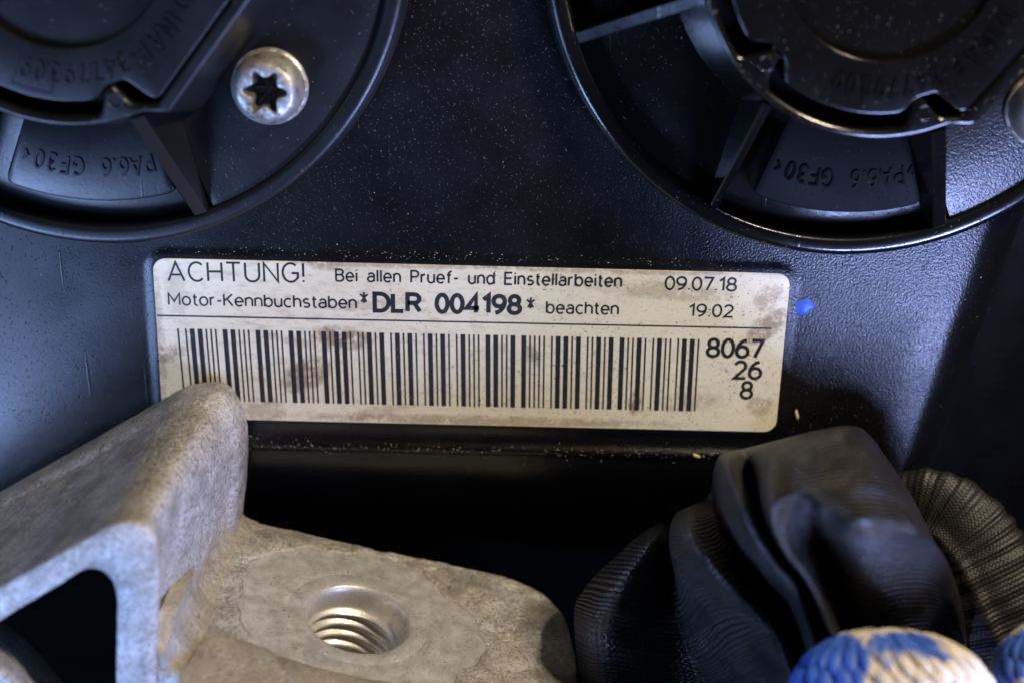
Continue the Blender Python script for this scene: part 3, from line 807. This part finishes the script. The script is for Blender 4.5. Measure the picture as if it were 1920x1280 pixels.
G = np.array([[at(p[0], p[1], p[2] if k == 0 else p[2] * 1.2 + 90) for k, p in enumerate(col)] for col in cols]).transpose(1, 0, 2)      # v, u, xyz
G = spline(G, 110)                                       # along v
G = spline(G.transpose(1, 0, 2), 220).transpose(1, 0, 2)
for j in range(G.shape[0]):
    for i in range(G.shape[1]):
        p = G[j, i]; G[j, i] = p + np.array([0, 0, 1.0]) * (5 * abs(nz(p, .016, 3)) + 3 * nz(p, .03, 6) + 3.0 * math.sin(j * .42 + 2.5 * nz(p, .006, 8)) * (.4 + .6 * abs(nz(p, .008, 2))))
mb = MB(); so = tuple(at(1450, 1050, 0))
o = uvgrid(mb, G, 'cloth_sleeve', m_cloth, origin=so)
tag(o, 'crumpled black woven cloth sleeve with deep folds at lower right above the glove', 'cable sleeve')

# ribbed sleeve behind it
path = spline([(1640, 985, 120), (1705, 948, 160), (1765, 965, 190), (1815, 1020, 215), (1850, 1085, 240), (1885, 1160, 260), (1930, 1260, 270), (1980, 1380, 270)], 120)
pts = np.array([at(p[0], p[1], p[2] + 60) for p in path]); rad = np.interp(np.linspace(0, 1, 120), [0, .12, .4, .7, 1], [58, 66, 88, 96, 98])
rows = []
for k in range(120):
    t = pts[min(k + 1, 119)] - pts[max(k - 1, 0)]; t /= np.linalg.norm(t)
    n1 = np.cross(t, [0, 0, 1.0]); n1 /= np.linalg.norm(n1); n2 = np.cross(n1, t)
    rr = rad[k] * (1 + .03 * math.sin(k * .9 + 1.5 * math.sin(k * .23)))
    row = []
    for i in range(65):
        a = i * 2 * math.pi / 64
        q = pts[k] + n1 * math.cos(a) * rr * 1.0 + n2 * math.sin(a) * rr * .5
        q = q + n2 * 9 * math.exp(-((math.cos(a) - .35) / .12) ** 2) * (1 if math.sin(a) > 0 else 0)
        row.append(q + n2 * 2.5 * nz(q, .03, 4))
    rows.append(row)
mb = MB(); o = uvgrid(mb, np.array(rows), 'ribbed_sleeve', m_braid, origin=tuple(pts[60]))
tag(o, 'dark ribbed woven sleeve curving down at the right edge behind the folded cloth', 'cable sleeve')

# ================================================================== GLOVED FINGERS
def knit():
    M = Mat('cotton_knit_blue_coated')
    o = M.xyz(); edge = M.noise(.013, 4, .6); fine = M.noise(.2, 3, .6)
    left = M.math('MULTIPLY', M.math('MAXIMUM', M.math('SUBTRACT', M.math('MULTIPLY', o[0], -1.0), 62.0), 0.0), 1.5)
    lvl = M.math('ADD', M.math('ADD', o[1], left), M.math('MULTIPLY', M.math('SUBTRACT', edge, .5), 75.0))
    f = M.ramp(M.math('ADD', M.math('DIVIDE', lvl, 200.0), .5), [(.53, 0), (.58, 1)])
    spots = M.ramp(M.noise(.016, 3, .6), [(.66, 0), (.72, 1)])
    f2 = M.math('MAXIMUM', f, M.math('MULTIPLY', spots, .5))
    cot = M.mix(M.noise(.03, 3, .6), (.66, .60, .50), (.50, .44, .35))
    blu = M.mix(M.noise(.03, 3, .6), (.02, .035, .36), (.06, .20, .62))
    M.set(Base_Color=M.mix(f2, cot, blu), Roughness=M.ramp(f2, [(0, .9), (1, .5)]), Normal=M.bump(fine, 3, .6))
    return M.m
m_knit = knit()
hand = thing('gloved_hand', 'fingertips in a cream knit work glove stained bright blue at the bottom right corner', 'glove', tuple(at(1690, 1200, 600)))
def finger(tip, base, r, parent, n=46):
    tip, base = np.array(tip, float), np.array(base, float); L = np.linalg.norm(base - tip); d = (base - tip) / L
    n1 = np.cross(d, [0, 0, 1.0]); n1 /= np.linalg.norm(n1); n2 = np.cross(n1, d)
    if n2[2] < 0: n2 = -n2
    def R_(s):
        c = r * .85
        if s < c: return r * (1 - (1 - s / c) ** 2.2) ** (1 / 2.2)
        return r * (1 + .10 * min(1, (s - c) / L) - .04 * math.sin(min(1, (s - c) / (L * .6)) * math.pi))
    def pt(s, a, h=0): return tip + d * s + (n1 * math.cos(a) + n2 * .82 * math.sin(a)) * (R_(s) + h)
    rows = []
    for s in np.r_[np.linspace(.02, r, 18) ** 1.0, np.linspace(r * 1.08, L, n)]:
        rows.append([pt(s, a) for a in np.linspace(0, 2 * math.pi, 48, endpoint=False)])
    m = MB(); loft(m, rows, True, True, True)
    f = m.build('finger', m_knit, parent, local=True, origin=tuple(tip)); f.location = Vector(tip - np.array(parent['_loc'])) * S
    m = MB(); ncol = 30; step = 32
    for c in range(ncol):
        a = c * 2 * math.pi / ncol
        for k in range(int((L - 20) / step)):
            s = 12 + k * step + (c % 2) * 5 + random.uniform(-3, 3)
            if R_(s) < r * .5: continue
            wcol = 2 * math.pi * R_(s) / ncol
            rows = []
            ln_ = 27; th = max(6, wcol * .43)
            for q in np.linspace(-1, 1, 7):
                ss = s + q * ln_; aa = a + q * .12 + .05 * math.sin(k * 1.3 + c)*.3 + random.uniform(-.008, .008)
                w = math.sqrt(max(.02, 1 - (q * .98) ** 2))
                c0 = pt(ss, aa, -2 + 7 * w); o1 = n1 * -math.sin(aa) + n2 * math.cos(aa); o2 = n1 * math.cos(aa) + n2 * math.sin(aa)
                rows.append([c0 + (o1 * math.cos(b) + o2 * math.sin(b) * .8) * th * w for b in np.linspace(0, 2 * math.pi, 7, endpoint=False)])
            loft(m, rows, True, True, True)
    m.v = [tuple(np.array(p) - tip) for p in m.v]; m2 = m.build('knit_stitches', m_knit, f, local=True); m2['kind'] = 'stuff'
    return f
F1t, F1b = at(1672, 1176, 560), at(1690, 1560, 800)
finger(F1t, F1b + np.array([0, -500, 160]), 150, hand)
F2t, F2b = at(2010, 1150, 520), at(2070, 1560, 760)
finger(F2t, F2b + np.array([60, -500, 160]), 128, hand)
# palm outside the frame joins the fingers
pc = (F1b + F2b) / 2 + np.array([40, -900, 260]); m = MB(); rows = []
for v in np.linspace(.02, math.pi - .02, 24):
    rows.append([pc + np.array([430 * math.sin(v) * math.cos(u), 620 * math.cos(v), 210 * math.sin(v) * math.sin(u)]) for u in np.linspace(0, 2 * math.pi, 40, endpoint=False)])
loft(m, rows, True, True, True); m.build('palm', m_knit, hand)

# ================================================================== GRIT AND DUST
m_straw = simple('straw', (.55, .42, .22), .6)
def flake(name, px, py, z, l, w, rot, mat):
    c = at(px, py, z); m = MB(); rows = []
    for q in np.linspace(-1, 1, 7):
        r = w * math.sqrt(max(.03, 1 - q * q)); x, y = q * l, 2.2 * math.sin(q * 2)
        p = np.array([x * math.cos(rot) - y * math.sin(rot), x * math.sin(rot) + y * math.cos(rot), r * .8])
        s = np.array([-math.sin(rot), math.cos(rot), 0])
        rows.append([c + p + s * r * math.cos(b) + np.array([0, 0, 1]) * r * .8 * math.sin(b) for b in np.linspace(0, 2 * math.pi, 8, endpoint=False)])
    loft(m, rows, True, True, True); return m.build(name, mat, origin=tuple(c))
tag(flake('husk', 1306, 853, 6, 9, 3.6, -.8, m_straw), 'tan seed husk lying below the sticker near the black cloth', 'husk')
tag(flake('straw_bit', 1494, 777, 1, 11, 3.2, 1.5, m_straw), 'short pale straw bit standing right of the sticker', 'straw')
m = MB()
def speck(p, r):
    a = random.uniform(0, 6.28); P = []
    for k in range(4):
        t = a + k * 1.571; q = r * random.uniform(.6, 1.3)
        P.append((p[0] + q * math.cos(t) * 1.4, p[1] + q * math.sin(t), p[2]))
    P.append((p[0], p[1], p[2] + r * .9))
    m.add(P, [(0, 1, 4), (1, 2, 4), (2, 3, 4), (3, 0, 4), (3, 2, 1, 0)])
for k in range(150):
    px, py = random.uniform(-20, 1940), random.uniform(-20, 1000)
    p = at(px, py, 0)
    dl = math.hypot(p[0] + 716, p[1] - 748); dr = math.hypot(p[0] - 600, p[1] - 727)
    q = lab(px, py)
    if dl < 560 or dr < 556 or (abs(q[0]) < LW / 2 + 4 and abs(q[1]) < LH / 2 + 4): continue
    z = float(cover_z(p[0], p[1])); p[2] = z - .2
    speck(p, random.choice((.6, .7, .8, 1.0, 1.5)))
for k in range(420):                                       # grit along the moulded edges round the sticker
    t = random.uniform(-.5, .5) * LW; e = random.random()
    q = (t, -(LH / 2 + 52) + random.gauss(0, 7)) if e < .6 else (t, LH / 2 + random.uniform(9, 24))
    p = L0 + LU * q[0] + LV * q[1]; p = np.array([p[0], p[1], float(cover_z(p[0], p[1])) - .2]); speck(p, random.choice((.6, .8, 1.0, 1.4)))
for c, num in (((-716, 748), 90), ((600, 727), 180)):
    for k in range(num):
        a = math.radians(random.uniform(-175, -5)); r = random.choice((random.uniform(190, 255), random.uniform(292, 298), random.uniform(60, 170)))
        z = HZ - 17 if r < 176 else (HZ if r > 280 else HZ - 3)
        speck(np.array([c[0] + r * math.cos(a), c[1] + r * math.sin(a), z - .2]), random.choice((.6, .7, .8, 1.0)))
    for k in range(num // 2):
        a = math.radians(random.uniform(-68, -8)); r = random.uniform(345, 505)
        speck(np.array([c[0] + r * math.cos(a), c[1] + r * math.sin(a), 39.8]), random.choice((.6, .7, 1.0)))
o = m.build('dust', simple('pale_dust', (.30, .27, .23), .7), smooth=False)
o['kind'] = 'stuff'
for o in list(bpy.data.objects):
    if '_loc' in o: del o['_loc']
